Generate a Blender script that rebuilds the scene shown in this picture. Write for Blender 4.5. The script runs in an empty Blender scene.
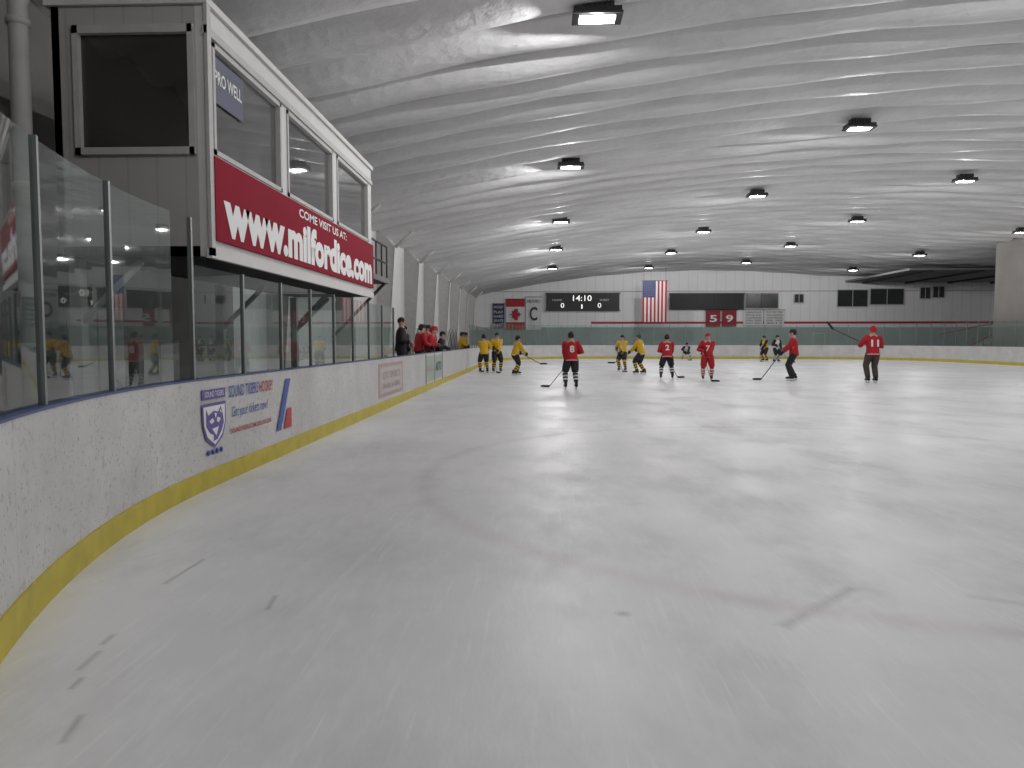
import bpy, math, random
from mathutils import Vector, Matrix
random.seed(7)
S=bpy.context.scene
COL=S.collection
# ------------------------------------------------------------ materials
def mat(name,col,rough=0.6,metal=0.0,var=0.08,scale=6.0,bump=0.0,emit=0.0,spec=0.4):
    m=bpy.data.materials.new(name); m.use_nodes=True
    nt=m.node_tree; b=nt.nodes['Principled BSDF']
    tc=nt.nodes.new('ShaderNodeTexCoord'); n=nt.nodes.new('ShaderNodeTexNoise')
    n.inputs['Scale'].default_value=scale; n.inputs['Detail'].default_value=4
    nt.links.new(tc.outputs['Object'],n.inputs['Vector'])
    mx=nt.nodes.new('ShaderNodeMix'); mx.data_type='RGBA'
    c=Vector(col[:3])
    mx.inputs[6].default_value=(*(c*(1-var)),1); mx.inputs[7].default_value=(*[min(1,k*(1+var)) for k in c],1)
    nt.links.new(n.outputs[0],mx.inputs[0]); nt.links.new(mx.outputs[2],b.inputs['Base Color'])
    b.inputs['Roughness'].default_value=rough; b.inputs['Metallic'].default_value=metal
    b.inputs['Specular IOR Level'].default_value=spec
    if bump:
        bp=nt.nodes.new('ShaderNodeBump'); bp.inputs['Strength'].default_value=bump
        nt.links.new(n.outputs[0],bp.inputs['Height']); nt.links.new(bp.outputs[0],b.inputs['Normal'])
    if emit:
        nt.links.new(mx.outputs[2],b.inputs['Emission Color']); b.inputs['Emission Strength'].default_value=emit
    return m
class N:
    def __init__(s,nt): s.nt=nt
    def node(s,t,**k):
        n=s.nt.nodes.new(t)
        for a,b in k.items(): setattr(n,a,b)
        return n
    def put(s,sock,v):
        if isinstance(v,(int,float)): sock.default_value=v
        else: s.nt.links.new(v,sock)
    def m(s,op,a,b=0.0,c=None,clamp=False):
        n=s.node('ShaderNodeMath',operation=op,use_clamp=clamp); s.put(n.inputs[0],a); s.put(n.inputs[1],b)
        if c is not None: s.put(n.inputs[2],c)
        return n.outputs[0]
    def ramp(s,v,a,b,lo=0.0,hi=1.0):
        n=s.node('ShaderNodeMapRange',clamp=True); s.put(n.inputs[0],v)
        n.inputs[1].default_value=a;n.inputs[2].default_value=b;n.inputs[3].default_value=lo;n.inputs[4].default_value=hi
        return n.outputs[0]
    def noise(s,vec,scale,detail=4,rough=0.5,sc=(1,1,1),rot=0):
        mp=s.node('ShaderNodeMapping'); mp.inputs['Scale'].default_value=sc; mp.inputs['Rotation'].default_value=(0,0,rot)
        s.nt.links.new(vec,mp.inputs[0])
        n=s.node('ShaderNodeTexNoise'); n.inputs['Scale'].default_value=scale; n.inputs['Detail'].default_value=detail
        n.inputs['Roughness'].default_value=rough
        s.nt.links.new(mp.outputs[0],n.inputs['Vector']); return n.outputs[0]
    def mix(s,f,a,b):
        n=s.node('ShaderNodeMix',data_type='RGBA'); s.put(n.inputs[0],f)
        for i,v in ((6,a),(7,b)):
            if isinstance(v,tuple): n.inputs[i].default_value=(*v,1)
            else: s.nt.links.new(v,n.inputs[i])
        return n.outputs[2]
def base(name):
    m=bpy.data.materials.new(name); m.use_nodes=True
    nt=m.node_tree; k=N(nt); b=nt.nodes['Principled BSDF']
    tc=k.node('ShaderNodeTexCoord'); return m,nt,k,b,tc.outputs['Object']
# ice
def ice_mat():
    m,nt,k,b,P=base('ice_material')
    big=k.noise(P,0.22,5,0.6,(1,1.0,1)); med=k.noise(P,0.9,5,0.65,(1,0.55,1),0.5); fine=k.noise(P,9,5,0.7,(1,0.25,1),0.9)
    scr=k.noise(P,30,2,0.5,(1,0.04,1),-0.6); scr2=k.noise(P,26,2,0.5,(1,0.05,1),0.75)
    c=k.mix(k.ramp(big,0.35,0.65),(0.67,0.67,0.685),(0.82,0.82,0.83))
    c=k.mix(k.m('MULTIPLY',k.ramp(med,0.48,0.68),0.45),c,(0.50,0.50,0.51))
    c=k.mix(k.m('MULTIPLY',k.ramp(fine,0.5,0.75),0.22),c,(0.92,0.92,0.93))
    c=k.mix(k.m('MULTIPLY',k.ramp(scr,0.62,0.72),0.20),c,(0.95,0.95,0.95))
    c=k.mix(k.m('MULTIPLY',k.ramp(scr2,0.64,0.74),0.20),c,(0.95,0.95,0.95))
    sep=k.node('ShaderNodeSeparateXYZ'); nt.links.new(P,sep.inputs[0]); X,Y=sep.outputs[0],sep.outputs[1]
    wob=k.ramp(med,0.3,0.7,0.35,1.0)
    def circ(cx,cy,r,w,col,op):
        nonlocal c
        dx=k.m('SUBTRACT',X,cx); dy=k.m('SUBTRACT',Y,cy)
        d=k.m('SQRT',k.m('ADD',k.m('MULTIPLY',dx,dx),k.m('MULTIPLY',dy,dy)))
        e=k.m('ABSOLUTE',k.m('SUBTRACT',d,r)) if r>0 else d
        c=k.mix(k.m('MULTIPLY',k.m('MULTIPLY',k.ramp(e,w*0.1,w,1,0),wob),op),c,col)
    def line(yc,w,col,op):
        nonlocal c
        e=k.m('ABSOLUTE',k.m('SUBTRACT',Y,yc))
        c=k.mix(k.m('MULTIPLY',k.m('MULTIPLY',k.ramp(e,w*0.7,w,1,0),wob),op),c,col)
    def seg(ax,ay,bx,by,w,col,op):
        nonlocal c
        L=math.hypot(bx-ax,by-ay); ux,uy=(bx-ax)/L,(by-ay)/L
        dx=k.m('SUBTRACT',X,ax); dy=k.m('SUBTRACT',Y,ay)
        t=k.m('ADD',k.m('MULTIPLY',dx,ux),k.m('MULTIPLY',dy,uy))
        n=k.m('ABSOLUTE',k.m('SUBTRACT',k.m('MULTIPLY',dx,uy),k.m('MULTIPLY',dy,ux)))
        o=k.m('MAXIMUM',k.m('SUBTRACT',t,L),k.m('MULTIPLY',t,-1.0)); o=k.m('MAXIMUM',o,n)
        o=k.m('ADD',o,k.m('MULTIPLY',k.m('SUBTRACT',fine,0.5),w*1.2))
        c=k.mix(k.m('MULTIPLY',k.m('MULTIPLY',k.ramp(o,0,w,1,0),k.ramp(fine,0.35,0.65,0.3,1)),op),c,col)
    circ(3.3,8.3,4.57,0.17,(0.42,0.33,0.34),0.3)
    circ(21.3,8.3,4.57,0.17,(0.45,0.33,0.34),0.3)
    circ(3.3,48.0,4.57,0.12,(0.45,0.25,0.25),0.3); circ(21.3,48.0,4.57,0.12,(0.45,0.25,0.25),0.3)
    circ(12.3,28.1,4.57,0.12,(0.25,0.3,0.5),0.25)
    line(28.1,0.16,(0.5,0.2,0.2),0.2); line(19.5,0.16,(0.2,0.25,0.5),0.12); line(36.7,0.16,(0.2,0.25,0.5),0.2); line(56.3,0.06,(0.5,0.2,0.2),0.4)
    g=(0.25,0.24,0.24)
    circ(0.46,4.0,0,0.06,g,0.75)
    seg(1.3,3.87,1.88,4.46,0.065,g,0.55); seg(2.55,4.35,2.95,4.12,0.065,g,0.35)
    for a in ((-2.17,3.60,-2.16,3.50),(-2.12,3.40,-2.10,3.22),(-2.03,3.12,-2.02,3.04),(-1.83,2.8,-1.78,2.62),(-2.3,4.9,-2.31,4.4),(-1.55,4.2,-1.52,4.0)):
        seg(*a,0.025,(0.2,0.19,0.18),0.7)
    seg(-1.1,6.5,-1.3,3.9,0.04,(0.9,0.9,0.9),0.3)
    nt.links.new(c,b.inputs['Base Color'])
    nt.links.new(k.ramp(med,0.3,0.7,0.32,0.55),b.inputs['Roughness'])
    b.inputs['Specular IOR Level'].default_value=0.28
    bp=k.node('ShaderNodeBump'); bp.inputs['Strength'].default_value=0.12; bp.inputs['Distance'].default_value=0.02
    nt.links.new(fine,bp.inputs['Height']); nt.links.new(bp.outputs[0],b.inputs['Normal'])
    return m
def ceil_mat():
    m,nt,k,b,P=base('ceiling_insulation')
    big=k.noise(P,0.25,4,0.6); st=k.noise(P,1.2,4,0.6,(0.3,1,1)); wr=k.noise(P,4,4,0.6,(0.6,1,1))
    sep=k.node('ShaderNodeSeparateXYZ'); nt.links.new(P,sep.inputs[0])
    fr=k.m('FRACT',k.m('DIVIDE',k.m('ADD',sep.outputs[1],30.0),1.45))
    e=k.m('ABSOLUTE',k.m('SUBTRACT',fr,0.5))
    c=k.mix(k.ramp(big,0.3,0.7),(0.70,0.70,0.705),(0.82,0.82,0.825))
    c=k.mix(k.m('MULTIPLY',k.ramp(st,0.5,0.72),0.35),c,(0.52,0.52,0.52))
    c=k.mix(k.m('MULTIPLY',k.ramp(e,0.43,0.485),0.7),c,(0.26,0.26,0.265))
    nt.links.new(c,b.inputs['Base Color']); b.inputs['Roughness'].default_value=0.6; b.inputs['Specular IOR Level'].default_value=0.2
    vo=k.node('ShaderNodeTexVoronoi'); vo.inputs['Scale'].default_value=3.5; nt.links.new(P,vo.inputs['Vector'])
    h=k.m('ADD',wr,k.m('MULTIPLY',vo.outputs['Distance'],0.4))
    bp=k.node('ShaderNodeBump'); bp.inputs['Strength'].default_value=0.4; bp.inputs['Distance'].default_value=0.08
    nt.links.new(h,bp.inputs['Height']); nt.links.new(bp.outputs[0],b.inputs['Normal'])
    return m
def board_mat():
    m,nt,k,b,P=base('board_plastic')
    sp=k.noise(P,14,4,0.7); big=k.noise(P,1.3,5,0.65); sp2=k.noise(P,38,3,0.6)
    c=k.mix(k.ramp(big,0.3,0.7),(0.49,0.48,0.475),(0.63,0.62,0.615))
    c=k.mix(k.m('MULTIPLY',k.ramp(sp,0.56,0.68),0.55),c,(0.28,0.26,0.25))
    c=k.mix(k.m('MULTIPLY',k.ramp(sp2,0.62,0.68),0.7),c,(0.12,0.11,0.10))
    sep=k.node('ShaderNodeSeparateXYZ'); nt.links.new(P,sep.inputs[0])
    f=k.m('ABSOLUTE',k.m('SUBTRACT',k.m('FRACT',k.m('DIVIDE',k.m('ADD',sep.outputs[1],50.06),2.44)),0.5))
    c=k.mix(k.m('MULTIPLY',k.ramp(f,0.497,0.499),0.25),c,(0.2,0.2,0.2))
    nt.links.new(c,b.inputs['Base Color']); b.inputs['Roughness'].default_value=0.4
    return m
def siding_mat(name,c1,c2,per=0.3,axis=0):
    m,nt,k,b,P=base(name)
    sep=k.node('ShaderNodeSeparateXYZ'); nt.links.new(P,sep.inputs[0])
    f=k.m('ABSOLUTE',k.m('SUBTRACT',k.m('FRACT',k.m('DIVIDE',k.m('ADD',sep.outputs[axis],90.0),per)),0.5))
    n=k.noise(P,0.8,4,0.6)
    c=k.mix(n,c1,c2); c=k.mix(k.m('MULTIPLY',k.ramp(f,0.44,0.49),0.25),c,tuple(v*0.45 for v in c1))
    nt.links.new(c,b.inputs['Base Color']); b.inputs['Roughness'].default_value=0.6
    return m
def glass_mat(name,tint,haze=0.05,hazecol=(0.6,0.65,0.63)):
    m=bpy.data.materials.new(name); m.use_nodes=True; nt=m.node_tree; nt.nodes.clear(); k=N(nt)
    out=k.node('ShaderNodeOutputMaterial'); tr=k.node('ShaderNodeBsdfTransparent'); tr.inputs[0].default_value=(*tint,1)
    gl=k.node('ShaderNodeBsdfGlossy'); gl.inputs['Roughness'].default_value=0.02
    df=k.node('ShaderNodeBsdfDiffuse'); df.inputs[0].default_value=(*hazecol,1)
    fr=k.node('ShaderNodeFresnel'); fr.inputs[0].default_value=1.5
    tc=k.node('ShaderNodeTexCoord'); n=k.noise(tc.outputs['Object'],2.5,5,0.7)
    hz=k.m('MULTIPLY',n,haze*2)
    a=k.node('ShaderNodeMixShader'); k.put(a.inputs[0],hz); nt.links.new(tr.outputs[0],a.inputs[1]); nt.links.new(df.outputs[0],a.inputs[2])
    c=k.node('ShaderNodeMixShader'); k.put(c.inputs[0],k.m('MULTIPLY',fr.outputs[0],1.4,clamp=True)); nt.links.new(a.outputs[0],c.inputs[1]); nt.links.new(gl.outputs[0],c.inputs[2])
    nt.links.new(c.outputs[0],out.inputs[0]); return m
M={}
M['ice']=ice_mat(); M['ceil']=ceil_mat(); M['board']=board_mat()
M['white']=mat('white_paint',(0.66,0.65,0.64),0.55); M['offwhite']=mat('aged_white_paint',(0.50,0.49,0.475),0.55,var=.15)
M['yellow']=mat('yellow_kickplate',(0.50,0.41,0.04),0.5,var=0.3,scale=5); M['blue']=mat('blue_cap_rail',(0.05,0.08,0.2),0.4)
M['glass']=glass_mat('rink_glass',(0.76,0.86,0.83),0.06,(0.44,0.55,0.52)); M['wglass']=glass_mat('window_glass',(0.6,0.58,0.55),0.05,(0.40,0.38,0.36))
M['fglass']=glass_mat('front_window_glass',(0.66,0.66,0.66),0.30,(0.42,0.42,0.43))  # grey of the reflected ceiling put into the panes as diffuse haze
M['alu']=mat('aluminium_post',(0.22,0.24,0.24),0.45,0.5); M['rubber']=mat('rubber_floor',(0.12,0.12,0.125),0.8)
M['siding']=siding_mat('white_metal_siding',(0.80,0.80,0.81),(0.88,0.88,0.89),0.9,0)
M['sidingY']=siding_mat('white_wall_siding',(0.60,0.60,0.60),(0.72,0.72,0.71),0.5,1)
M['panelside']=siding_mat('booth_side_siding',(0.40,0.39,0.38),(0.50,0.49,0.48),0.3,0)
M['darkwall']=mat('dark_wall_paint',(0.17,0.165,0.16),0.8,var=.35,scale=1.2)
M['interior']=mat('booth_interior_paint',(0.36,0.34,0.32),0.8,var=.1,scale=1)
M['teal']=mat('grey_green_wainscot',(0.36,0.40,0.39),0.7,var=.15,scale=.6)
M['brownwall']=mat('grey_brown_wall',(0.24,0.225,0.21),0.85,var=.3,scale=.5)
M['locker']=mat('locker_grey',(0.2,0.2,0.2),0.6)
M['red']=mat('sign_red',(0.29,0.008,0.028),0.8,var=.1,scale=2,spec=.15); M['lettering']=mat('white_lettering',(0.8,0.8,0.8),0.5,var=.02)
M['black']=mat('black_plastic',(0.012,0.012,0.013),0.45); M['darkgrey']=mat('dark_grey_metal',(0.05,0.05,0.05),0.5,.3)
M['lens']=mat('lamp_lens',(1,0.98,0.95),0.3,emit=9,var=0.0); M['digit']=mat('scoreboard_digit',(1,1,0.95),0.4,emit=.9,var=0.0)
M['fillstrip']=mat('booth_fill_strip',(1,0.98,0.95),0.3,emit=1,var=0.0)  # glow of the added strip inside the booth
M['navy']=mat('navy_vinyl',(0.03,0.04,0.10),0.5); M['bluep']=mat('blue_print',(0.05,0.09,0.38),0.5); M['redp']=mat('red_print',(0.45,0.03,0.05),0.5)
M['purple']=mat('purple_print',(0.12,0.09,0.32),0.5); M['pinkad']=mat('faded_pink_ad',(0.45,0.30,0.29),0.5,var=.2,scale=5); M['greenad']=mat('faded_green_ad',(0.36,0.42,0.36),0.5,var=.2,scale=5)
M['wood']=mat('wood_plank',(0.33,0.2,0.1),0.6,var=.2,scale=3); M['flagw']=mat('flag_white',(0.7,0.7,0.7),0.7)
M['flagr']=mat('flag_red',(0.42,0.03,0.04),0.7); M['flagb']=mat('flag_blue',(0.02,0.03,0.13),0.7)
M['bannerred']=mat('banner_red',(0.28,0.03,0.04),0.7)
M['window']=mat('dark_window',(0.04,0.045,0.045),0.2,var=.2,scale=2)
M['skin']=mat('skin',(0.55,0.33,0.24),0.55); M['hair']=mat('dark_hair',(0.04,0.025,0.015),0.7,bump=.3,scale=40)
M['jred']=mat('jersey_red',(0.42,0.014,0.022),0.75,bump=.2,scale=9); M['jyel']=mat('jersey_yellow',(0.62,0.38,0.02),0.75,bump=.2,scale=9)
M['jblk']=mat('jersey_black',(0.018,0.018,0.02),0.75,bump=.2,scale=9); M['jwht']=mat('jersey_white',(0.65,0.65,0.65),0.75,bump=.2,scale=9)
M['brown']=mat('pants_brown',(0.07,0.05,0.04),0.8); M['steel']=mat('skate_steel',(0.6,0.6,0.62),0.25,1)
M['stick']=mat('stick_composite',(0.04,0.03,0.03),0.4); M['tape']=mat('stick_tape',(0.35,0.35,0.35),0.8)
M['hgreen']=mat('helmet_green',(0.03,0.10,0.05),0.35); M['eye']=mat('eye_white',(0.8,0.8,0.8),0.3); M['lip']=mat('lip',(0.4,0.14,0.12),0.5)
# ------------------------------------------------------------ geometry
class Geo:
    def __init__(s): s.v=[];s.f=[];s.m=[];s.mats=[];s.sm=[]
    def mi(s,n):
        if n not in s.mats: s.mats.append(n)
        return s.mats.index(n)
    def add(s,vs,fs,m,smooth=False):
        o=len(s.v); s.v+= [tuple(v) for v in vs]; i=s.mi(m)
        for f in fs: s.f.append([o+a for a in f]); s.m.append(i); s.sm.append(smooth)
    def box(s,a,b,m,M4=None):
        x0,y0,z0=a;x1,y1,z1=b
        vs=[Vector(p) for p in ((x0,y0,z0),(x1,y0,z0),(x1,y1,z0),(x0,y1,z0),(x0,y0,z1),(x1,y0,z1),(x1,y1,z1),(x0,y1,z1))]
        if M4: vs=[M4@v for v in vs]
        s.add(vs,[(0,3,2,1),(4,5,6,7),(0,1,5,4),(1,2,6,5),(2,3,7,6),(3,0,4,7)],m)
    def quad(s,p,m): s.add(p,[tuple(range(len(p)))],m)
    def tube(s,pts,rad,m,n=10,ref=None,caps=True,sq=1.0,mats=None):
        pts=[Vector(p) for p in pts]
        ref=Vector(ref) if ref else None
        prev=None
        P=[];R=[]
        for i,p in enumerate(pts):
            r=rad[i] if isinstance(rad,(list,tuple)) else rad
            if not isinstance(r,(list,tuple)): r=(r,r)
            P.append(p);R.append(r)
        vs=[]
        for i,p in enumerate(P):
            t=(P[min(i+1,len(P)-1)]-P[max(i-1,0)]).normalized()
            if ref is not None: x=(ref-t*ref.dot(t))
            elif prev is not None: x=prev-t*prev.dot(t)
            else:
                x=Vector((1,0,0)) if abs(t.x)<0.8 else Vector((0,1,0)); x=x-t*x.dot(t)
            x.normalize(); prev=x; y=t.cross(x)
            for j in range(n):
                a=2*math.pi*j/n; vs.append(p+x*math.cos(a)*R[i][0]+y*math.sin(a)*R[i][1])
        L=len(P)
        if mats is None:
            fs=[(i*n+j,i*n+(j+1)%n,(i+1)*n+(j+1)%n,(i+1)*n+j) for i in range(L-1) for j in range(n)]
            if caps:
                c0=len(vs); vs.append(P[0]-(P[1]-P[0]).normalized()*min(R[0])*0.45); vs.append(P[-1]+(P[-1]-P[-2]).normalized()*min(R[-1])*0.45)
                fs+=[(c0,(j+1)%n,j) for j in range(n)]+[(c0+1,(L-1)*n+j,(L-1)*n+(j+1)%n) for j in range(n)]
            s.add(vs,fs,m,True)
        else:
            for i in range(L-1):
                s.add(vs[i*n:(i+2)*n],[(j,(j+1)%n,n+(j+1)%n,n+j) for j in range(n)],mats[i],True)
    def ell(s,c,r,m,rot=None,nu=14,nv=9,zmin=-1.0,fn=None):
        vs=[];fs=[]
        c=Vector(c)
        for i in range(nv+1):
            ph=-math.pi/2+ (math.asin(zmin)+math.pi/2 if zmin>-1 else 0); ph=ph+(math.pi/2-ph)*i/nv
            for j in range(nu):
                a=2*math.pi*j/nu
                p=Vector((math.cos(ph)*math.cos(a)*r[0],math.cos(ph)*math.sin(a)*r[1],math.sin(ph)*r[2]))
                if fn: p=fn(p)
                if rot: p=rot@p
                vs.append(c+p)
        fs=[(i*nu+j,i*nu+(j+1)%nu,(i+1)*nu+(j+1)%nu,(i+1)*nu+j) for i in range(nv) for j in range(nu)]
        s.add(vs,fs,m,True)
    def build(s,name,parent=None,loc=None):
        me=bpy.data.meshes.new(name); me.from_pydata(s.v,[],s.f)
        for n in s.mats: me.materials.append(M[n])
        me.polygons.foreach_set('material_index',s.m); me.polygons.foreach_set('use_smooth',s.sm); me.update()
        ob=bpy.data.objects.new(name,me); COL.objects.link(ob)
        if parent: ob.parent=parent
        if loc: ob.location=loc
        return ob
def empty(name,loc=(0,0,0),rz=0,sc=1):
    e=bpy.data.objects.new(name,None); COL.objects.link(e); e.location=loc; e.rotation_euler=(0,0,rz); e.scale=(sc,sc,sc); return e
def text(body,w,h,m,name,parent=None,O=(0,0,0),ux=(1,0,0),uy=(0,0,1),bold=0.0,ext=0.004,shear=0):
    cu=bpy.data.curves.new(name,'FONT'); cu.body=body; cu.offset=bold; cu.resolution_u=3; cu.shear=shear
    ob=bpy.data.objects.new('tmp',cu); COL.objects.link(ob)
    dg=bpy.context.evaluated_depsgraph_get(); dg.update()
    me=bpy.data.meshes.new_from_object(ob.evaluated_get(dg)); bpy.data.objects.remove(ob)
    xs=[v.co.x for v in me.vertices]; ys=[v.co.y for v in me.vertices]
    x0,x1,y0,y1=min(xs),max(xs),min(ys),max(ys)
    ux=Vector(ux);uy=Vector(uy);nz=ux.cross(uy);O=Vector(O)
    for v in me.vertices:
        v.co=O+ux*((v.co.x-x0)/(x1-x0)*w)+uy*((v.co.y-y0)/(y1-y0)*h)+nz*ext
    me.materials.clear(); me.materials.append(M[m]); me.name=name
    o=bpy.data.objects.new(name,me); COL.objects.link(o)
    if parent: o.parent=parent
    return o
# ------------------------------------------------------------ rink path
RN,RF=10.2,8.5
XL,XR,YN,YF=-3.35,28.0,-2.9,59.6
Y0=YN+RN
def arc(cx,cy,r,a0,a1,n): return [(cx+r*math.cos(math.radians(a0+(a1-a0)*i/n)),cy+r*math.sin(math.radians(a0+(a1-a0)*i/n))) for i in range(n+1)]
path=[]
path+=arc(XL+RF,YF-RF,RF,180,90,30)
path+=arc(XR-RF,YF-RF,RF,90,0,30)
path+=arc(XR-RN,YN+RN,RN,0,-90,36)
path+=arc(XL+RN,YN+RN,RN,-90,-180,48)
path=[path[-1]]+path[:-1]
closed=path+[path[0]]
cum=[0]
for a,b in zip(closed[:-1],closed[1:]): cum.append(cum[-1]+math.dist(a,b))
LT=cum[-1]
def at(s):
    s%=LT
    for i in range(len(cum)-1):
        if cum[i+1]>=s:
            t=(s-cum[i])/(cum[i+1]-cum[i]); a,b=Vector(closed[i]),Vector(closed[i+1]); p=a.lerp(b,t); d=(b-a).normalized()
            return p,d,Vector((-d.y,d.x))
def normals():
    out=[]
    n=len(path)
    for i in range(n):
        a=Vector(path[i-1]);b=Vector(path[(i+1)%n]);c=Vector(path[i])
        d=((c-a).normalized()+(b-c).normalized()).normalized(); out.append(Vector((-d.y,d.x)))
    return out
NR=normals()
def strip(g,o0,o1,z0,z1,m):
    n=len(path); vs=[]
    for (x,y),nn in zip(path,NR):
        for o,z in ((o0,z0),(o1,z0),(o1,z1),(o0,z1)): vs.append((x+nn.x*o,y+nn.y*o,z))
    fs=[]
    for i in range(n):
        j=(i+1)%n
        for k in range(4):
            l=(k+1)%4; fs.append((i*4+k,j*4+k,j*4+l,i*4+l))
    g.add(vs,fs,m)
g=Geo(); g.box((-6.7,-8,-0.3),(44.2,73.2,-0.03),'rubber'); g.build('floor')
g=Geo()
g.quad([(x,y,0) for x,y in reversed(path)],'ice'); g.build('ice_surface')
BH=1.10
rb=empty('rink_boards')
g=Geo(); strip(g,0,0.12,-0.03,BH,'board'); g.build('board_panels',rb)
g=Geo(); strip(g,-0.015,0.0,0.0,0.19,'yellow'); g.build('kickplate',rb)
g=Geo(); strip(g,-0.008,0.15,BH,BH+0.016,'blue'); g.build('cap_rail',rb)
# glass
gl=empty('rink_glass'); gg=Geo(); gp=Geo()
s0=7.14-Y0; step=1.25; n=int(LT//step)
posts=[s0+step*i for i in range(n+1)]
def hgt(p,q):
    if p.x<XL+0.02 and 7.1<(p.y+q.y)/2<51: return 2.24
    return 2.68
for i in range(len(posts)-1):
    a,da,na=at(posts[i]+0.03); b,db,nb=at(posts[i+1]-0.03)
    if (a-b).length>1.6: continue
    mid=(a+b)/2
    bench = mid.x<-3 and 16.8<mid.y<36
    if not bench:
        h=hgt(a,b); off=0.06
        K=4
        for k in range(K):
            p,_,n1=at(posts[i]+0.02+(step-0.04)*k/K); q,_,n2=at(posts[i]+0.02+(step-0.04)*(k+1)/K)
            p=p+n1*off;q=q+n2*off
            gg.quad([(p.x,p.y,BH+.02),(q.x,q.y,BH+.02),(q.x,q.y,h),(p.x,p.y,h)],'glass')
    a0,d0,n0=at(posts[i])
    if not(a0.x<-3 and 17.6<a0.y<35.5):
        h=2.68 if not(a0.x<XL+.02 and 7.6<a0.y<51) else 2.24
        c=a0+n0*0.06
        w=0.018
        R=Matrix(((d0.x,n0.x,0,c.x),(d0.y,n0.y,0,c.y),(0,0,1,0),(0,0,0,1)))
        gp.box((-w,-0.02,BH+.016),(w,0.02,h+0.01),'alu',R)
gg.build('glass_panes',gl); gp.build('support_posts',gl)
# ------------------------------------------------------------ building shell
def zc(x):
    if x<26: return 8.4-0.0049*(x-16)**2
    return 8.4-0.49-0.03*(x-26)
g=Geo(); xs=[-6.6+ (44.2+6.6)*i/60 for i in range(61)]
per=1.45
NS=14
vs=[]; fs=[]
k0=int((-8+30)/per)-1
rows=[]
for kk in range(k0,k0+60):
    for q in range(NS):
        yy=-30+(kk+ q/NS)*per
        if -8<=yy<=73.3: rows.append((yy,q/NS,kk))
for (yy,fq,kk) in rows:
    sag=0.40*abs(math.sin(math.pi*fq))**0.65
    for x in xs: vs.append((x,yy+.03*math.sin(x*.9+kk),zc(x)+0.22-sag*(1+.08*math.sin(x*1.3+kk*2.3))))
nx=len(xs)
for i in range(len(rows)-1):
    for j in range(nx-1): fs.append((i*nx+j,(i+1)*nx+j,(i+1)*nx+j+1,i*nx+j+1))
g.add(vs,fs,'ceil',True); g.build('ceiling')
def gable(name,y0,y1,m):
    g=Geo(); X=[-6.6+(44.2+6.6)*i/40 for i in range(41)]
    for a,b in zip(X[:-1],X[1:]):
        za,zb=zc(a)+.3,zc(b)+.3
        for yy in (y0,y1): g.quad([(a,yy,-.1),(b,yy,-.1),(b,yy,zb),(a,yy,za)],m)
    return g.build(name)
gable('wall_far',73.0,73.2,'siding'); gable('wall_near',-8.2,-8.0,'darkwall')
g=Geo(); g.box((-6.7,-8,-.1),(-6.5,15.5,6.3),'darkwall'); g.box((-6.7,15.5,-.1),(-6.5,73,6.3),'sidingY'); g.build('wall_left')
g=Geo(); g.box((29.1,-8,-.1),(29.3,48.8,8.2),'brownwall'); g.box((29.3,48.6,-.1),(44.0,48.8,8.2),'brownwall'); g.box((44.0,48.6,-.1),(44.2,73,8.2),'siding'); g.build('wall_right')
g=Geo(); g.box((29.4,60.5,7.05),(43.95,72.95,7.22),'locker'); 
for xx in (31,35,39,43): g.box((xx,60.4,6.9),(xx+.2,72.9,7.05),'darkgrey')
g.build('trim_4')
g=Geo(); g.box((5,72.93,3.1),(43.9,72.99,3.3),'redp'); g.build('trim_1')
g=Geo(); g.box((-6.4,72.9,6.2),(43.9,72.99,6.28),'offwhite'); g.build('trim_2')
g=Geo(); g.box((-6.4,72.92,0),(43.9,72.98,2.75),'teal'); g.build('trim_3')
wi=0
for (x0,x1,z0,z1) in ((24.6,25.4,5.15,5.9),(28.7,31.5,4.75,6.3),(31.8,34.9,4.95,6.4),(36.5,37.4,5.5,6.5),(37.7,38.7,5.6,6.6),(19.9,23.0,4.6,6.0)):
    wi+=1; g=Geo(); g.box((x0-.08,72.86,z0-.08),(x1+.08,72.92,z1+.08),'offwhite'); g.box((x0,72.83,z0),(x1,72.87,z1),'window')
    g.box(((x0+x1)/2-.03,72.81,z0),((x0+x1)/2+.03,72.84,z1),'offwhite' if wi!=6 else 'darkgrey'); g.build('window_%d'%wi)
g=Geo(); g.box((26.4,72.86,0),(27.6,72.92,2.2),'offwhite'); g.box((26.5,72.82,0),(27.5,72.87,2.1),'teal'); g.build('door_1')
sb=empty('scoreboard',(0,0,0))
g=Geo(); g.box((0.6,72.6,4.4),(7.7,72.9,6.05),'black'); g.box((0.5,72.58,6.02),(7.8,72.92,6.1),'darkgrey'); g.box((0.5,72.58,4.35),(7.8,72.92,4.42),'darkgrey')
g.build('housing',sb)
text('14:10',1.8,0.55,'digit','clock_digits',sb,(3.2,72.58,5.3)); text('0',.34,.45,'digit','home_digit',sb,(2.0,72.58,4.65))
text('1',.12,.42,'digit','period_digit',sb,(4.0,72.58,4.55)); text('0',.34,.45,'digit','guest_digit',sb,(5.6,72.58,4.65))
text('HOME',.9,.18,'lettering','home_label',sb,(1.2,72.58,5.3)); text('GUEST',.9,.18,'lettering','guest_label',sb,(5.8,72.58,5.3))
g=Geo(); g.box((12.6,72.7,4.45),(19.7,72.9,6.0),'black'); 
for i in range(1,5): g.box((12.6+i*1.42,72.67,4.45),(12.63+i*1.42,72.71,6.0),'darkgrey')
g.box((12.5,72.66,5.95),(19.8,72.92,6.05),'darkgrey'); g.build('message_board')
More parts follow.
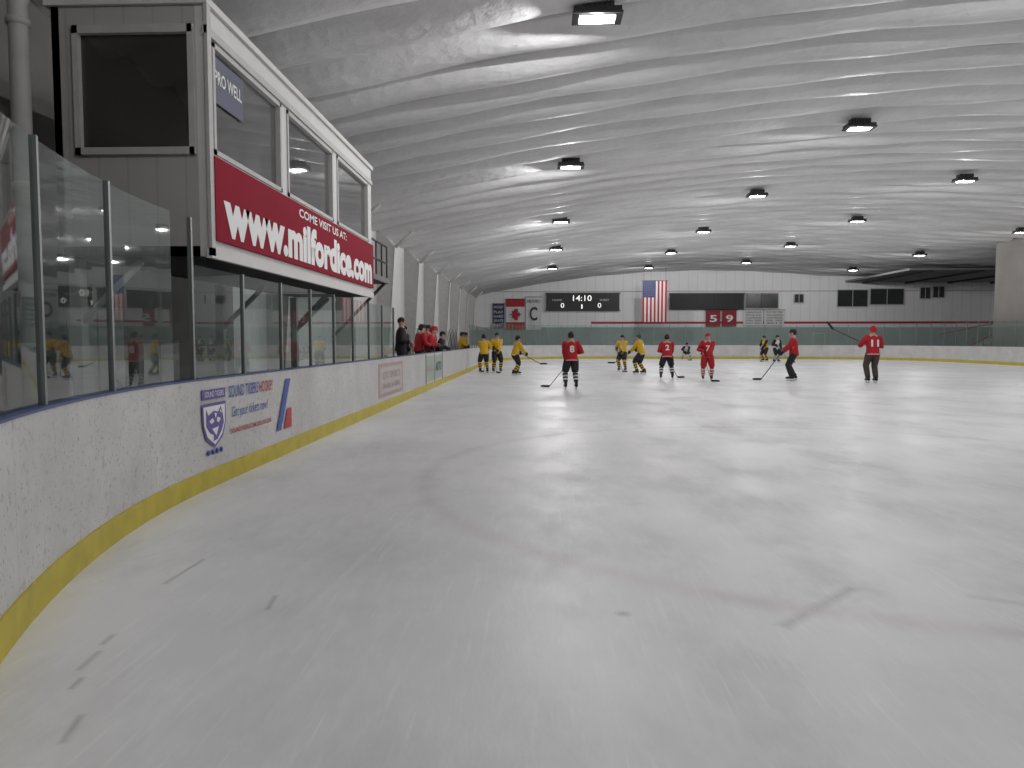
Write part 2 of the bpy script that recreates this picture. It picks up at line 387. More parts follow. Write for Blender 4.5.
def cloth(g,x0,x1,z0,z1,y,fn,nx=26,nz=20,amp=.05):
    vs=[];
    for i in range(nz+1):
        for j in range(nx+1):
            u=j/nx;v=i/nz; vs.append((x0+(x1-x0)*u,y+amp*math.sin(u*9)*(0.3+.7*v),z1-(z1-z0)*v))
    for i in range(nz):
        for j in range(nx):
            a=i*(nx+1)+j
            g.add([vs[a],vs[a+1],vs[a+nx+2],vs[a+nx+1]],[(0,1,2,3)],fn((j+.5)/nx,(i+.5)/nz),True)
    g.tube([(x0-.08,y,z1+.02),(x1+.08,y,z1+.02)],.03,'darkgrey',6)
us=Geo()
cloth(us,9.3,11.5,3.15,6.85,68.0,lambda u,v:'flagb' if (u<7/13 and v<0.4) else ('flagr' if int(u*13)%2==0 else 'flagw'),26,20,.06)
for r in range(9):
    for c in range(6 if r%2==0 else 5):
        x=9.3+.09+ (c+(0 if r%2==0 else .5))*.19; z=6.85-.1-r*.155
        us.add([(x+ (.045 if q%2==0 else .02)*math.cos(q*math.pi/5+math.pi/2),67.9,z+(.045 if q%2==0 else .02)*math.sin(q*math.pi/5+math.pi/2)) for q in range(10)],[tuple(range(10))],'flagw')
us.tube([(9.4,68,6.87),(9.4,68,zc(9.4)-.12)],.012,'darkgrey',5); us.tube([(11.4,68,6.87),(11.4,68,zc(11.4)-.12)],.012,'darkgrey',5)
us.build('american_flag')
ca=Geo(); cloth(ca,-3.35,-1.5,2.5,5.5,72.8,lambda u,v:'flagr' if (v<.25 or v>.75) else 'flagw',10,20,.03)
leaf=[(0,1),(.18,.62),(.36,.72),(.3,.3),(.55,.5),(.62,.36),(.95,.4),(.82,.1),(.98,0),(.5,-.38),(.56,-.56),(.06,-.48),(.06,-.95)]
leaf=leaf+[(-a,b) for a,b in reversed(leaf[1:])]
ca.quad([(-2.42+b*.62,72.72,4.0+a*.62) for a,b in leaf],'flagr'); ca.build('canadian_flag')
def banner(name,x0,x1,z0,z1,m,txt,tm,sub=None,big=True):
    e=empty(name); g=Geo(); cloth(g,x0,x1,z0,z1,72.8,lambda u,v:m,10,8,.03); g.build('cloth',e)
    w=x1-x0;h=z1-z0
    if big: text(txt,w*.5,h*.42,tm,'letter',e,(x0+w*.25,72.7,z0+h*.28),bold=.02)
    else:
        for i,l in enumerate(txt.split('|')): text(l,w*.8,h*.1,tm,'line',e,(x0+w*.1,72.7,z0+h*(.62-.17*i)))
    if sub: text(sub,w*.8,h*.1,tm,'caption',e,(x0+w*.1,72.7,z0+h*.82))
banner('team_banner',-4.65,-3.5,2.6,5.05,'navy','PLAY|HARD|SKATE|FAST','lettering','HOCKEY',False)
banner('team_banner',-1.4,0.1,2.5,5.7,'flagw','C','navy','MILFORD')
banner('team_banner',16.1,17.5,2.8,4.4,'bannerred','5','lettering'); banner('team_banner',17.65,19.05,2.8,4.4,'bannerred','9','lettering')
banner('championship_banner',19.7,21.6,2.9,4.4,'flagw','STATE|CHAMPIONS|1998 2003|2007 2011','darkgrey','LEAGUE',False); banner('championship_banner',21.7,23.6,2.9,4.4,'flagw','DIVISION|CHAMPIONS|2001 2004|2012','darkgrey','STATE',False)
st=Geo()
for i in range(8): st.box((38.6+i*.35,69,0),(38.95+i*.35,70.2,0.2*(i+1)),'offwhite')
st.box((41.4,69,0),(43.9,70.2,1.6),'offwhite')
st.tube([(36.4,68.95,2.0),(39.4,68.95,2.7),(43.8,68.95,3.4)],.06,'redp',6); st.tube([(38.4,68.95,.55),(41.4,68.95,2.2),(43.8,68.95,2.2)],.05,'redp',6)
for i in range(6): 
    x=38.5+i*.9; z=min(1.6,(x-38.5)*.57); st.tube([(x,68.95,max(0,z)),(x,68.95,z+1.05)],.03,'redp',6)
st.build('staircase')
for i,yy in enumerate((17.5,23.5,29.5,35.5,41.5,47.5,53.5,59.5,65.5)):
    g=Geo()
    g.quad([(-6.5,yy-.1,0),(-6.1,yy-.1,0),(-5.75,yy-.1,5.2),(-6.5,yy-.1,5.9)],'offwhite'); g.quad([(-6.5,yy+.1,0),(-6.1,yy+.1,0),(-5.75,yy+.1,5.2),(-6.5,yy+.1,5.9)],'offwhite')
    g.box((-6.14,yy-.15,0),(-6.06,yy+.15,.1),'offwhite')
    g.quad([(-6.1,yy-.16,0),(-6.1,yy+.16,0),(-5.75,yy+.16,5.2),(-5.75,yy-.16,5.2)],'white')
    g.tube([(-5.75,yy,5.2),(-5.1,yy,5.75)],.07,'offwhite',8)
    g.build('steel_column')
g=Geo(); g.box((-6.45,18.0,3.2),(-4.6,22.5,3.35),'darkgrey')
for z in (3.8,4.3): g.tube([(-4.65,18.05,z),(-4.65,22.45,z)],.03,'darkgrey',6)
for k in range(7): g.tube([(-4.65,18.05+k*.73,3.35),(-4.65,18.05+k*.73,4.3)],.025,'darkgrey',6)
g.box((-6.4,18.3,3.36),(-5.2,21.8,4.5),'black'); g.box((-6.3,19.2,4.5),(-5.5,20.8,4.75),'darkgrey')
g.tube([(-4.7,18.2,3.2),(-6.3,18.2,1.6)],.05,'darkgrey',6); g.tube([(-4.7,22.3,3.2),(-6.3,22.3,1.6)],.05,'darkgrey',6)
g.build('equipment_mezzanine')
for i,(y0,y1) in enumerate(((24.5,25.5),(38,39),(44,45.2))):
    g=Geo(); g.box((-6.5,y0-.08,0),(-6.44,y1+.08,2.2),'white'); g.box((-6.46,y0,0),(-6.4,y1,2.12),'locker'); g.build('door_%d'%(i+2))
# ------------------------------------------------------------ press box
pb=empty('press_box'); g=Geo()
x0,x1=-4.95,-3.37; y0,y1=7.5,14.8; zb,zt=2.36,4.86
W='white'
g.box((x1-.1,y0,zb),(x1,y1,3.42),W); g.box((x1-.1,y0,4.55),(x1,y1,zt),W)
for a,b in ((y0,7.64),(9.65,9.88),(12.05,12.3),(14.5,y1)): g.box((x1-.1,a,3.42),(x1,b,4.55),W)
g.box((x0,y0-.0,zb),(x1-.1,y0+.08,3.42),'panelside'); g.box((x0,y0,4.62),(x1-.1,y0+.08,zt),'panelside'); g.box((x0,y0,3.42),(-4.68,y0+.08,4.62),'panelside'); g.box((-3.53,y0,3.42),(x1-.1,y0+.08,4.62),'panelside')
for a,b,c,d in ((-4.72,-3.49,3.38,3.45),(-4.72,-3.49,4.58,4.66)): g.box((a,y0-.04,c),(b,y0+.02,d),'offwhite')
for a in (-4.72,-3.54): g.box((a,y0-.04,3.38),(a+.06,y0+.02,4.66),'offwhite')
g.box((x0,y1-.08,zb),(x1-.1,y1,zt),W); g.box((x0,y0,zb),(x0+.08,y1,zt),'interior'); g.box((x0,y0,zb),(x1-.1,y1,zb+.1),'darkgrey'); g.box((x0-.05,y0-.04,zt),(x1+.04,y1+.04,zt+.07),W)
g.box((x0+.08,y0+.08,zt-.06),(x1-.1,y1-.08,zt-.01),'interior')
g.box((x1-.02,y0-.03,zb-.02),(x1+.035,y1+.02,zb+.08),W); g.box((x1-.02,y0-.03,4.57),(x1+.03,y1,4.65),'offwhite'); g.box((x1,y0-.03,zb),(x1+.035,y0+.06,zt),'offwhite')
for a,b in ((7.64,9.65),(9.88,12.05),(12.3,14.5)):
    for (p,q,r,s_) in ((a,b,3.42,3.47),(a,b,4.5,4.55),(a,a+.05,3.42,4.55),(b-.05,b,3.42,4.55)): g.box((x1-.08,p,r),(x1+.015,q,s_),'offwhite')
g.build('booth_shell',pb)
g=Geo()
for a,b in ((7.69,9.6),(9.93,12.0),(12.35,14.45)): g.box((x1-.06,a,3.47),(x1-.05,b,4.5),'fglass')
g.box((-4.66,y0+.02,3.45),(-3.54,y0+.03,4.58),'wglass'); g.build('booth_windows',pb)
g=Geo(); g.box((x0+.1,8,2.46),(x0+.6,14,3.3),'locker'); 
for yy in (8.5,10.5,12.5): g.box((-4.2,yy,2.46),(-3.8,yy+.4,2.85),'darkgrey'); g.box((-4.25,yy,2.85),(-4.2,yy+.4,3.3),'darkgrey')
g.box((-4.3,11.2,4.74),(-4.1,12.4,4.79),'fillstrip')  # added glowing strip, goes with the booth's fill light
g.build('booth_furniture',pb)
l=bpy.data.lights.new('booth_fill_light','AREA'); l.shape='RECTANGLE'; l.size=.15;l.size_y=1.1; l.energy=6; l.color=(1,.95,.88)  # added fill light to brighten the booth interior behind its windows
o=bpy.data.objects.new('booth_fill_light',l); COL.objects.link(o); o.parent=pb; o.location=(-4.2,11.8,4.73)
g=Geo()
for yy in (7.7,11.2,14.6):
    g.box((-4.95,yy-.06,0),(-4.83,yy+.06,2.34),'offwhite'); g.tube([(-4.85,yy,1.7),(-4.2,yy,2.32)],.04,'offwhite',6)
g.build('booth_posts',pb)
wsn=empty('website_sign'); g=Geo(); g.box((-3.37,7.56,2.53),(-3.325,14.76,3.38),'red'); g.build('panel',wsn)
text('www.milfordice.com',6.85,0.54,'lettering','web_address',wsn,(-3.325,7.74,2.59),(0,1,0),bold=.05)
text('COME VISIT US AT:',2.5,0.12,'lettering','tagline',wsn,(-3.325,10.2,3.2),(0,1,0),bold=.02)
po=empty('window_poster'); g=Geo(); g.box((-3.405,7.70,3.98),(-3.395,8.5,4.45),'navy'); g.build('sheet',po)
text('PRO WELL',.7,.14,'lettering','poster_text',po,(-3.395,7.75,4.18),(0,1,0),bold=.02)
g=Geo(); g.tube([(-4.95,7.3,5.95),(-5.0,7.3,5.3),(-5.15,7.3,4.8),(-5.15,7.3,0)],.09,'offwhite',12); 
for z in (4.6,3.0,1.4): g.tube([(-5.15,7.3,z),(-5.15,7.3,z+.06)],.11,'offwhite',12)
g.build('drain_pipe')
g=Geo()
for k,(y,h) in enumerate(((3.5,2.2),(5.2,1.7),(9.0,2.0),(10.6,1.5))):
    g.box((-6.45,y,-.03),(-5.9,y+1.3,h),'locker'); g.box((-5.9,y+.04,.05),(-5.88,y+.63,h-.05),'offwhite'); g.box((-5.9,y+.67,.05),(-5.88,y+1.26,h-.05),'offwhite')
g.build('storage_lockers')
# ------------------------------------------------------------ board ads
ad=empty('board_advert',(0,-.24,0)); X=-3.335
g=Geo(); 
cy,cz=7.67,0.66
def poly(pts,m,lift): g.quad([(X+lift,cy+a,cz+b) for a,b in pts],m)
poly([(-.28,.2),(.28,.2),(.27,-.02),(.2,-.16),(0,-.26),(-.2,-.16),(-.27,-.02)],'purple',.0)
poly([(-.25,.17),(.25,.17),(.24,-.02),(.17,-.14),(0,-.23),(-.17,-.14),(-.24,-.02)],'lettering',.003)
poly([(-.20,.15),(-.15,.08),(-.02,.12),(.08,.10),(.14,.16),(.19,.06),(.21,-.02),(.15,-.10),(.05,-.18),(-.04,-.19),(-.03,-.13),(-.12,-.10),(-.20,-.03)],'purple',.006)
poly([(-.14,.02),(-.06,.05),(-.02,.01),(-.09,-.01)],'lettering',.009); poly([(.05,.05),(.13,.03),(.08,-.01),(.03,.01)],'lettering',.009)
poly([(-.08,-.06),(.08,-.05),(.05,-.09),(.02,-.14),(-.03,-.10)],'lettering',.009); poly([(-.02,.10),(.04,.09),(.01,.03)],'lettering',.009)
poly([(.12,.13),(.16,.09),(.12,.09)],'lettering',.009)
g.box((X-.008,7.40,.90),(X,7.94,1.0),'purple')
for i in range(4): g.tube([(X-.004,7.52+i*.1,.36),(X+.003,7.52+i*.1,.36)],.028,'bluep',12)
g.quad([(X,9.45,.34),(X,9.62,.34),(X,10.0,.99),(X,9.83,.99)],'bluep'); g.quad([(X,9.72,.34),(X,10.02,.34),(X,10.02,.6),(X,9.87,.6)],'redp'); 
g.build('logo_art',ad)
text('SOUND TIGERS',.82,.13,'bluep','headline_a',ad,(X-.008,8.05,.88),(0,1,0),bold=.01); text('HOCKEY',.44,.13,'redp','headline_b',ad,(X-.008,8.92,.88),(0,1,0),bold=.01)
text('Get your tickets now!',1.05,.15,'bluep','line_2',ad,(X-.008,8.12,.63),(0,1,0),shear=.2); text('SOUNDTIGERS.COM (203) 345-2300',1.2,.07,'redp','line_3',ad,(X-.008,8.08,.47),(0,1,0),bold=.02)
text('SOUND TIGERS',.44,.055,'lettering','logo_text',ad,(X+.001,7.45,.925),(0,1,0))
ad2=empty('board_advert'); g=Geo(); g.box((XL,15.2,.28),(XL+.006,17.9,1.0),'pinkad'); g.box((XL+.006,15.35,.36),(XL+.01,17.75,.92),'offwhite'); g.build('panel',ad2)
text('CITY SPORTS',2.0,.16,'pinkad','ad_text',ad2,(XL+.01,15.55,.66),(0,1,0),bold=.02); text('DINER & GRILL',2.0,.12,'pinkad','ad_text_b',ad2,(XL+.01,15.55,.45),(0,1,0),bold=.02)
ad3=empty('board_advert'); g=Geo(); g.box((XL,21.6,.26),(XL+.006,25.2,1.02),'greenad'); 
g.box((XL,21.55,.2),(XL+.012,21.62,1.07),'darkgrey'); g.box((XL,25.2,.2),(XL+.012,25.27,1.07),'darkgrey'); g.box((XL,23.35,.2),(XL+.012,23.4,1.07),'darkgrey'); g.build('panel',ad3)
text('BANK',1.3,.3,'offwhite','ad_text',ad3,(XL+.008,21.85,.5),(0,1,0),bold=.02); text('AUTO',1.3,.3,'navy','ad_text_b',ad3,(XL+.008,23.6,.5),(0,1,0),bold=.02)
# ------------------------------------------------------------ lamps
PW=290
def lamp(x,y,z):
    e=empty('arena_light',(x,y,z)); g=Geo()
    g.box((-.40,-.22,0),(.40,.22,.10),'black'); g.box((-.42,-.25,-.03),(.42,.25,.01),'darkgrey'); 
    g.box((-.28,-.13,.10),(.28,.13,.24),'black')
    for i in range(7): g.box((-.25+i*.08,-.16,.12),(-.235+i*.08,.16,.26),'darkgrey')
    top=zc(x)-z-.18
    g.tube([(-.2,0,.2),(-.2,0,max(.26,top))],.014,'darkgrey',6,caps=False); g.tube([(.2,0,.2),(.2,0,max(.26,top))],.014,'darkgrey',6,caps=False)
    g.build('housing',e)
    g=Geo(); g.box((-.30,-.15,-.045),(.30,.15,-.03),'lens'); g.build('lens',e)
    l=bpy.data.lights.new('lamp_bulb','POINT'); l.shadow_soft_size=.02; l.energy=PW*(1.25 if y>50 else 1)
    o=bpy.data.objects.new('lamp_bulb',l); o.location=(0,0,-.068)
    l.color=(1,.99,.985)
    COL.objects.link(o); o.parent=e
for x,z,Y in ((0.95,6.95,(2,12.9,23.7,34.6,45.0,57)),(9.4,7.75,(1,11.6,22.6,32.9,43.5,54,65)),(17.2,7.95,(9,19.5,31.1,41.3,52,63)),(26.4,7.4,(9,19.5,30,42,53,64))):
    for y in Y: lamp(x,y,z)
# ------------------------------------------------------------ people
def ik(a,b,l1,l2,pole):
    a=Vector(a);b=Vector(b);d=b-a;L=min(d.length,(l1+l2)*.995); u=d.normalized()
    c=(l1*l1-l2*l2+L*L)/(2*L); h=math.sqrt(max(0,l1*l1-c*c)); p=Vector(pole)-u*Vector(pole).dot(u)
    return a+u*c+p.normalized()*h, a+u*L
def skinbody(verts,edges,rads,root,m,name,parent):
    me=bpy.data.meshes.new(name); me.from_pydata([tuple(v) for v in verts],edges,[])
    ob=bpy.data.objects.new(name+'_sk',me); COL.objects.link(ob)
    md=ob.modifiers.new('s','SKIN'); md.use_smooth_shade=True
    if not me.skin_vertices:
        import bmesh
        bm=bmesh.new(); bm.from_mesh(me); bm.verts.layers.skin.verify(); bm.to_mesh(me); bm.free()
    for i,r in enumerate(rads): me.skin_vertices[0].data[i].radius=(r,r); me.skin_vertices[0].data[i].use_root=(i==root)
    s=ob.modifiers.new('u','SUBSURF'); s.levels=1; s.render_levels=1
    dg=bpy.context.evaluated_depsgraph_get(); dg.update()
    out=bpy.data.meshes.new_from_object(ob.evaluated_get(dg)); bpy.data.objects.remove(ob)
    out.materials.clear(); out.materials.append(M[m]); out.name=name
    o=bpy.data.objects.new(name,out); COL.objects.link(o); o.parent=parent; return o
def hand(g,c,u,w,m,flip=1,grip=.02):
    u=Vector(u).normalized(); w=Vector(w).normalized(); a=(-w-u*(-w).dot(u))
    if a.length<.1: a=Vector((0,-1,0))
    a.normalize(); b=u.cross(a)*flip; c=Vector(c)
    r=grip+.022
    g.tube([c+a*.12,c+a*.07+b*.0,c+a*.035+b*.005],[(.035,.045),(.045,.055),(.03,.05)],m,10,ref=u)
    for i,(o,l) in enumerate(((-.042,1.0),(-.014,1.1),(.014,1.05),(.042,.85))):
        pts=[c+u*o+a*.05*1+b*.012]+[c+u*o+(a*math.cos(t)+b*math.sin(t))*r for t in (math.radians(45),math.radians(100*l),math.radians(150*l),math.radians(205*l))]
        g.tube(pts,[.015,.0155,.015,.014,.012],m,7)
    pts=[c-u*.05+a*.07-b*.01]+[c-u*.03+(a*math.cos(t)-b*math.sin(t))*(r+.002) for t in (math.radians(50),math.radians(95),math.radians(135))]
    g.tube(pts,[.018,.018,.016,.013],m,7)
def person(name,loc,head,h=1.85,jersey='jred',sleeve=None,pants='jblk',sock='jwht',stripe='jred',helmet='black',crouch=0.1,lean=0.12,spread=.17,stride=0.0,
           stick=None,lh=None,rh=None,skates=True,num=None,gloves='black',look=0.0,hairs=False):
    e=empty(name,loc,math.radians(head),h/1.87)
    sleeve=sleeve or jersey
    zh=.99-.28*crouch; pel=Vector((0,-.12*crouch,zh)); T=Vector((0,math.sin(lean),math.cos(lean)))
    base_z=.14 if skates else .09
    chest=pel+T*.34; neck=pel+T*.54; T2=Vector((0.0,math.sin(lean*.45),math.cos(lean*.45)))
    hb=neck+T2*.06; hc=neck+T2*.16; ht=neck+T2*.25
    J={}
    for sd,k in ((-1,'l'),(1,'r')):
        J['sh'+k]=pel+T*.47+Vector((sd*.19,0,0)); J['hip'+k]=pel+Vector((sd*.10,0,-.04))
        an=Vector((sd*spread, (-sd*stride),base_z)); 
        J['kn'+k],J['an'+k]=ik(J['hip'+k],an,.43,.43,(sd*.15,1,0))
    u=None
    if stick:
        bt,hl,t1,t2,toe=stick
        bt=Vector(bt);hl=Vector(hl);u=(hl-bt).normalized()
        HR=bt+(hl-bt)*t1; HL=bt+(hl-bt)*t2
    else:
        HR=Vector(rh) if rh else J['shr']+Vector((.08,.1,-.56)); HL=Vector(lh) if lh else J['shl']+Vector((-.08,.1,-.56))
    for k,H,sd in (('r',HR,1),('l',HL,-1)):
        d=(H-J['sh'+k])
        H2=J['sh'+k]+d.normalized()*.66 if d.length>.66 else H
        el,wr=ik(J['sh'+k],H2-(H2-J['sh'+k]).normalized()*.09,.30,.28,(sd*.7,-.6,-.6)); J['el'+k]=el;J['wr'+k]=wr;J['ha'+k]=H2
    V=[pel,pel+T*.14,chest,pel+T*.46,neck,hb,hc,ht];R=[.13,.125,.15,.11,.062,.075,.098,.07]; E=[(i,i+1) for i in range(7)]
    for k in 'lr':
        b=len(V); V+=[J['sh'+k],(J['sh'+k]+J['el'+k])/2,J['el'+k],J['wr'+k]]; R+=[.075,.058,.048,.032]; E+=[(3,b),(b,b+1),(b+1,b+2),(b+2,b+3)]
        b=len(V); V+=[J['hip'+k],(J['hip'+k]+J['kn'+k])/2,J['kn'+k],J['kn'+k].lerp(J['an'+k],.35),J['an'+k]+Vector((0,0,.02)),J['an'+k]+Vector((0,.1,-.03))]; R+=[.1,.085,.06,.06,.04,.035]
        E+=[(0,b)]+[(b+i,b+i+1) for i in range(5)]
    skinbody(V,E,R,0,'skin','body',e)
    g=Geo(); ax=(1,0,0)
    g.tube([pel+T*q for q in (-.10,.0,.12,.26,.38,.46,.50,.535)],[(.205,.165),(.20,.16),(.195,.15),(.205,.155),(.215,.15),(.19,.13),(.12,.095),(.075,.075)],jersey,18,ref=ax,caps=False)
    for k,sd in (('l',-1),('r',1)):
        s,el,wr=J['sh'+k],J['el'+k],J['wr'+k]
        g.tube([s-Vector((sd*.07,0,.02)),s+Vector((0,0,.0)),s.lerp(el,.3),s.lerp(el,.7),el,el.lerp(wr,.4),el.lerp(wr,.78),el.lerp(wr,.84)],[.09,.105,.098,.085,.085,.078,.072,.068],sleeve,12,caps=False)
    if num:
        g.tube([pel+T*q for q in (-.075,-.055)],[(.2075,.1675),(.2065,.1665)],'jwht' if jersey!='jwht' else 'jblk',18,ref=ax,caps=False)
    g.build('jersey',e)
    if num:
        for sg,nm in ((-1,'back_number'),(1,'chest_number')):
            nrm=Vector((0,math.cos(lean),-math.sin(lean)))*sg
            w=.24
            text(num,w if len(num)>1 else .15,.22,'lettering',nm,e,pel+T*.17+nrm*.158+Vector((sg*w/2*(1 if len(num)>1 else .6),0,0)),(-sg,0,0),T,bold=.03)
    g=Geo()
    g.tube([pel+Vector((0,0,.06)),pel,pel+Vector((0,0,-.08))],[(.17,.14),(.19,.155),(.17,.14)],pants,14,ref=ax)
    long_p = sock is None
    for k in 'lr':
        hp,kn,an=J['hip'+k],J['kn'+k],J['an'+k]
        if long_p: g.tube([hp,hp.lerp(kn,.5),kn,kn.lerp(an,.5),kn.lerp(an,.93)],[.125,.115,.092,.085,.075],pants,12,caps=False)
        else: g.tube([hp,hp.lerp(kn,.4),hp.lerp(kn,.8),hp.lerp(kn,.93)],[.13,.132,.118,.112],pants,12)
    g.build('pants',e)
    if not long_p:
        g=Geo()
        for k in 'lr':
            kn,an,hp=J['kn'+k],J['an'+k],J['hip'+k]
            P=[hp.lerp(kn,.85),kn]+[kn.lerp(an,q) for q in (.15,.3,.42,.54,.66,.8,.95)]
            g.tube(P,[.085,.09,.085,.083,.083,.08,.075,.066,.055],sock,12,mats=[sock,sock,stripe,sock,stripe,sock,stripe,sock])
        g.build('socks',e)
    g=Geo()
    for k,sd in (('l',-1),('r',1)):
        an=J['an'+k]; an=Vector((an.x,an.y,base_z))
        g.tube([an+Vector((0,-.01,.10)),an+Vector((0,-.01,.03)),an+Vector((0,0,-.02))],[(.05,.058),(.046,.06),(.042,.065)],'black',10,ref=ax)
        z0=.07 if skates else .005
        g.tube([(an.x,an.y-.08,z0+.045),(an.x,an.y,z0+.05),(an.x,an.y+.1,z0+.045),(an.x,an.y+.17,z0+.035),(an.x,an.y+.2,z0+.03)],[(.038,.045),(.042,.05),(.046,.045),(.043,.034),(.025,.022)],'black',10,ref=ax)
        if skates:
            g.box((an.x-.012,an.y-.07,.03),(an.x+.012,an.y-.03,.075),'jwht'); g.box((an.x-.012,an.y+.1,.03),(an.x+.012,an.y+.15,.075),'jwht')
            g.box((an.x-.01,an.y-.09,.022),(an.x+.01,an.y+.17,.036),'jwht')
            g.quad([(an.x,an.y-.11,.022),(an.x,an.y-.09,.001),(an.x,an.y+.17,.001),(an.x,an.y+.2,.022)],'steel'); g.box((an.x-.003,an.y-.09,.001),(an.x+.003,an.y+.17,.024),'steel')
    g.build('skates' if skates else 'shoes',e)
    g=Geo()
    for k,sd in (('l',-1),('r',1)):
        w=(J['ha'+k]-J['el'+k])
        uu=u if (stick and (J['ha'+k]-(HR if k=='r' else HL)).length<.05) else Vector((sd*.1,1,0.1))
        hand(g,J['ha'+k],uu,w,gloves,sd)
        if gloves!='skin': g.tube([J['el'+k].lerp(J['wr'+k],.7),J['el'+k].lerp(J['wr'+k],.9),J['ha'+k].lerp(J['wr'+k],.75)],[.068,.064,.05],gloves,10)
    g.build('gloves' if gloves!='skin' else 'hands',e)
    R3=Matrix.Rotation(look,3,'Z')@Matrix.Rotation(-lean*.45,3,'X')
    def hp_(x,y,z): return hc+R3@Vector((x,y,z))
    g=Geo()
    g.ell(hc,(.078,.098,.118),'skin',R3,16,12,fn=lambda p:Vector((p.x*(1+.25*min(0,p.z/.118)),p.y,p.z)))
    g.tube([hp_(0,.094,.02),hp_(0,.112,-.015),hp_(0,.118,-.03),hp_(0,.098,-.04)],[.008,.012,.015,.01],'skin',8)
    for sd in (-1,1):
        g.ell(hp_(sd*.031,.088,.006),(.014,.010,.009),'eye',R3,8,6); g.ell(hp_(sd*.031,.097,.006),(.006,.004,.006),'hair',R3,8,6)
        g.tube([hp_(sd*.016,.097,.026),hp_(sd*.045,.086,.028)],.004,'hair',6)
        g.ell(hp_(sd*.079,-.005,-.005),(.010,.02,.032),'skin',R3,8,6)
    g.tube([hp_(-.024,.086,-.063),hp_(0,.095,-.062),hp_(.024,.086,-.063)],[.004,.007,.004],'lip',8)
    g.build('face',e)
    g=Geo()
    if hairs: g.ell(hp_(0,-.012,.02),(.088,.104,.11),'hair',R3,16,8,zmin=-.35); g.build('hair',e)
    else:
        g.ell(hp_(0,-.008,.03),(.105,.128,.115),helmet,R3,18,9,zmin=-.12,fn=lambda p:Vector((p.x*(1-.08*(p.y>0)),p.y,min(p.z,.1))))
        g.ell(hp_(0,-.045,-.01),(.1,.088,.09),helmet,R3,14,7,zmin=-.6)
        g.box((-.02,-.11,.095),(.02,.09,.112),helmet,Matrix.Translation(hp_(0,0,.03))@R3.to_4x4())
        for zz,yy in ((.03,.13),(-.005,.142),(-.04,.145),(-.075,.135),(-.105,.11)):
            g.tube([hp_(-.088,.03,zz+.01),hp_(-.06,yy-.035,zz),hp_(0,yy,zz),hp_(.06,yy-.035,zz),hp_(.088,.03,zz+.01)],.0035,'steel',5)
        for xx in (-.055,-.02,.02,.055): 
            k2=.02*abs(xx)/.055
            g.tube([hp_(xx,.125-k2,.035),hp_(xx,.14-k2*1.3,-.03),hp_(xx,.112-k2,-.105)],.0035,'steel',5)
        g.build('helmet',e)
    if stick:
        g=Geo(); g.tube([bt,hl],[(.011,.016),(.011,.016)],'stick',6); g.tube([bt,bt+(hl-bt)*.12],.018,'tape',8)
        toe=Vector(toe).normalized()
        side=toe.cross(Vector((0,0,1))); 
        if side.length<.2: side=Vector((1,0,0))
        side.normalize()
        pts=[hl+toe*(.31*i/6)+side*(.025*(i/6)**2) for i in range(7)]
        g.tube(pts,[(.006,.036)]*5+[(.006,.034),(.005,.022)],'black',8,ref=side)
        g.build('hockey_stick',e)
    return e
A='hockey_player'
person(A,(.95,22.65,0),8,1.83,'jred','jred','jblk','jwht','jblk',num='8',stick=((.2,.28,1.1),(-.55,.85,.045),.03,.36,(-1,.5,0)),spread=.17)
person(A,(4.85,28.5,0),-5,1.85,'jred','jred','jblk','jwht','jblk',num='2',stick=((-.1,.3,1.05),(.5,.9,.045),.36,.03,(1,.5,0)),spread=.22,crouch=.25,lean=.25)
person(A,(6.22,27.75,0),170,1.83,'jred','jred','jred','jred','jwht',helmet='jred',stick=((.2,.3,1.1),(-.1,1.0,.045),.03,.36,(-1,.3,0)),spread=.16,num='7',gloves='jred')
person(A,(9.37,27.75,0),75,1.98,'jred','jred','jblk',None,stick=((.15,.28,1.15),(-.1,1.05,.045),.03,.36,(-.4,1,0)),spread=.18,stride=.06,lean=.08)
person('hockey_coach',(11.65,26.4,0),0,2.06,'jred','jred','brown',None,helmet='jred',num='11',stick=((.12,.3,1.12),(-1.1,.42,1.72),.03,.26,(-.6,.1,.8)),spread=.1,stride=.05,crouch=.05,lean=.05)
person(A,(3.97,35.8,0),150,1.82,'jyel','jyel','jblk','jyel','jblk',helmet='jblk',stick=((.2,.3,1.1),(-.4,.9,.045),.03,.36,(-1,.3,0)),num='4')
person(A,(4.41,32.6,0),60,1.88,'jyel','jyel','jblk','jblk','jyel',helmet='hgreen',stick=((.15,.3,1.1),(-.3,1.1,.5),.03,.36,(-.4,1,0)),crouch=.2,lean=.22,stride=.1,num='9')
person(A,(-2.55,33.6,0),20,1.84,'jyel','jyel','jblk','jblk','jyel',helmet='jblk',stick=((.2,.3,1.1),(.2,.75,.045),.03,.36,(-.5,1,0)))
person(A,(-2.0,34.2,0),200,1.92,'jyel','jyel','jblk','jblk','jyel',helmet='jblk',stick=((.2,.3,1.1),(.25,.75,.045),.03,.36,(-.5,1,0)))
person(A,(-1.05,31.7,0),-60,1.80,'jyel','jyel','jblk','jblk','jyel',helmet='jblk',stick=((-.1,.35,.95),(.3,1.1,.5),.36,.03,(.4,1,0)),crouch=.2,lean=.25,stride=.18,num='6')
person('hockey_goalie',(10.9,55.5,0),170,1.75,'jwht','jblk','jblk','jwht','jblk',crouch=1.0,lean=.75,spread=.34,helmet='jblk',stick=((.3,.35,.8),(-.1,.7,.045),.1,.6,(-1,.2,0)))
person(A,(15.9,52.9,0),120,1.94,'jyel','jblk','jblk','jblk','jyel',stick=((.2,.3,1.1),(-.4,.9,.045),.03,.36,(-1,.3,0)),crouch=.2,lean=.3)
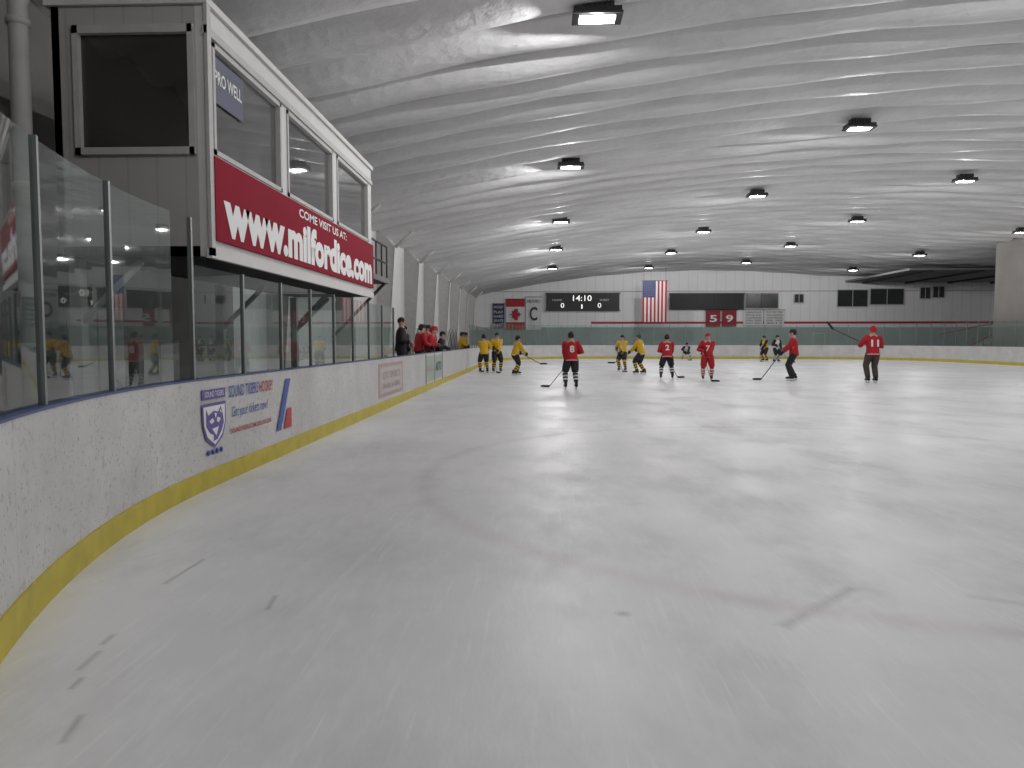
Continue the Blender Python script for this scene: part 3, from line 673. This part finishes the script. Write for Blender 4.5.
person(A,(15.9,50.5,0),200,1.94,'jwht','jblk','jblk','jblk','jwht',stick=((.2,.3,1.1),(-.4,.9,.045),.03,.36,(-1,.3,0)),crouch=.2,lean=.2)
# bench
g=Geo(); g.box((-4.9,17.2,-.03),(-3.5,39,.22),'rubber'); g.build('bench_platform')
g=Geo()
for k in range(2): g.box((-4.75+k*.16,23,.66),(-4.61+k*.16,35.5,.70),'wood')
g.box((-4.87,23,1.05),(-4.84,35.5,1.25),'wood')
for yy in (23.2,26,29,32,35.2): g.box((-4.72,yy,.22),(-4.45,yy+.08,.66),'darkgrey'); g.box((-4.92,yy,.22),(-4.86,yy+.08,1.25),'darkgrey')
g.build('players_bench')
zf=.22
person('team_coach',(-4.05,21.4,zf),-80,2.0,'jblk','jblk','jblk',None,skates=False,gloves='skin',hairs=True,rh=(.15,.3,1.1),lh=(-.15,.3,1.05),crouch=0,lean=.05,spread=.12)
person('team_coach',(-4.2,22.6,zf),-60,1.78,'jblk','jblk','jblk',None,skates=False,gloves='skin',hairs=True,crouch=.0,lean=.1,spread=.12)
for i,(x,y,c,hd,jj) in enumerate(((-4.1,25.0,.1,-60,'jred'),(-3.9,25.9,.3,-90,'jred'),(-4.3,26.4,.1,-120,'jred'),(-4.0,27.1,.2,-80,'jred'),(-3.85,28.2,.3,-90,'jblk'),(-4.35,28.0,.0,-90,'jred'),(-3.95,36.6,.1,-70,'jyel'),(-3.95,38.2,.1,-90,'jyel'))):
    person(A,(x,y,zf),hd,1.9 if jj=='jred' else 1.75,jj,jj,'jblk','jblk','jred',helmet='jred' if i in(1,3) else 'jblk',crouch=c,lean=.15+c*.5,rh=(.2,.38,.98),lh=(-.2,.38,.98))
g=Geo()
for k in range(9): g.tube([(-3.60,29.6+k*.4,.9),(-3.75,29.7+k*.4,1.75+.1*(k%3))],.014,'stick',6)
g.box((-3.66,29.4,.22),(-3.54,33.2,.9),'darkgrey'); g.build('stick_rack')
# ------------------------------------------------------------ camera / world
w=bpy.data.worlds.new('world'); S.world=w; w.use_nodes=True; w.node_tree.nodes['Background'].inputs[0].default_value=(.5,.5,.5,1); w.node_tree.nodes['Background'].inputs[1].default_value=.2
cam=bpy.data.cameras.new('camera'); co=bpy.data.objects.new('camera',cam); COL.objects.link(co)
cam.lens=26.0; cam.sensor_width=36; cam.clip_start=.03; cam.clip_end=300
co.location=(0,0,1.5); co.rotation_euler=(math.radians(90-3.4),0,math.radians(2.17))
S.camera=co
S.view_settings.view_transform='Standard'
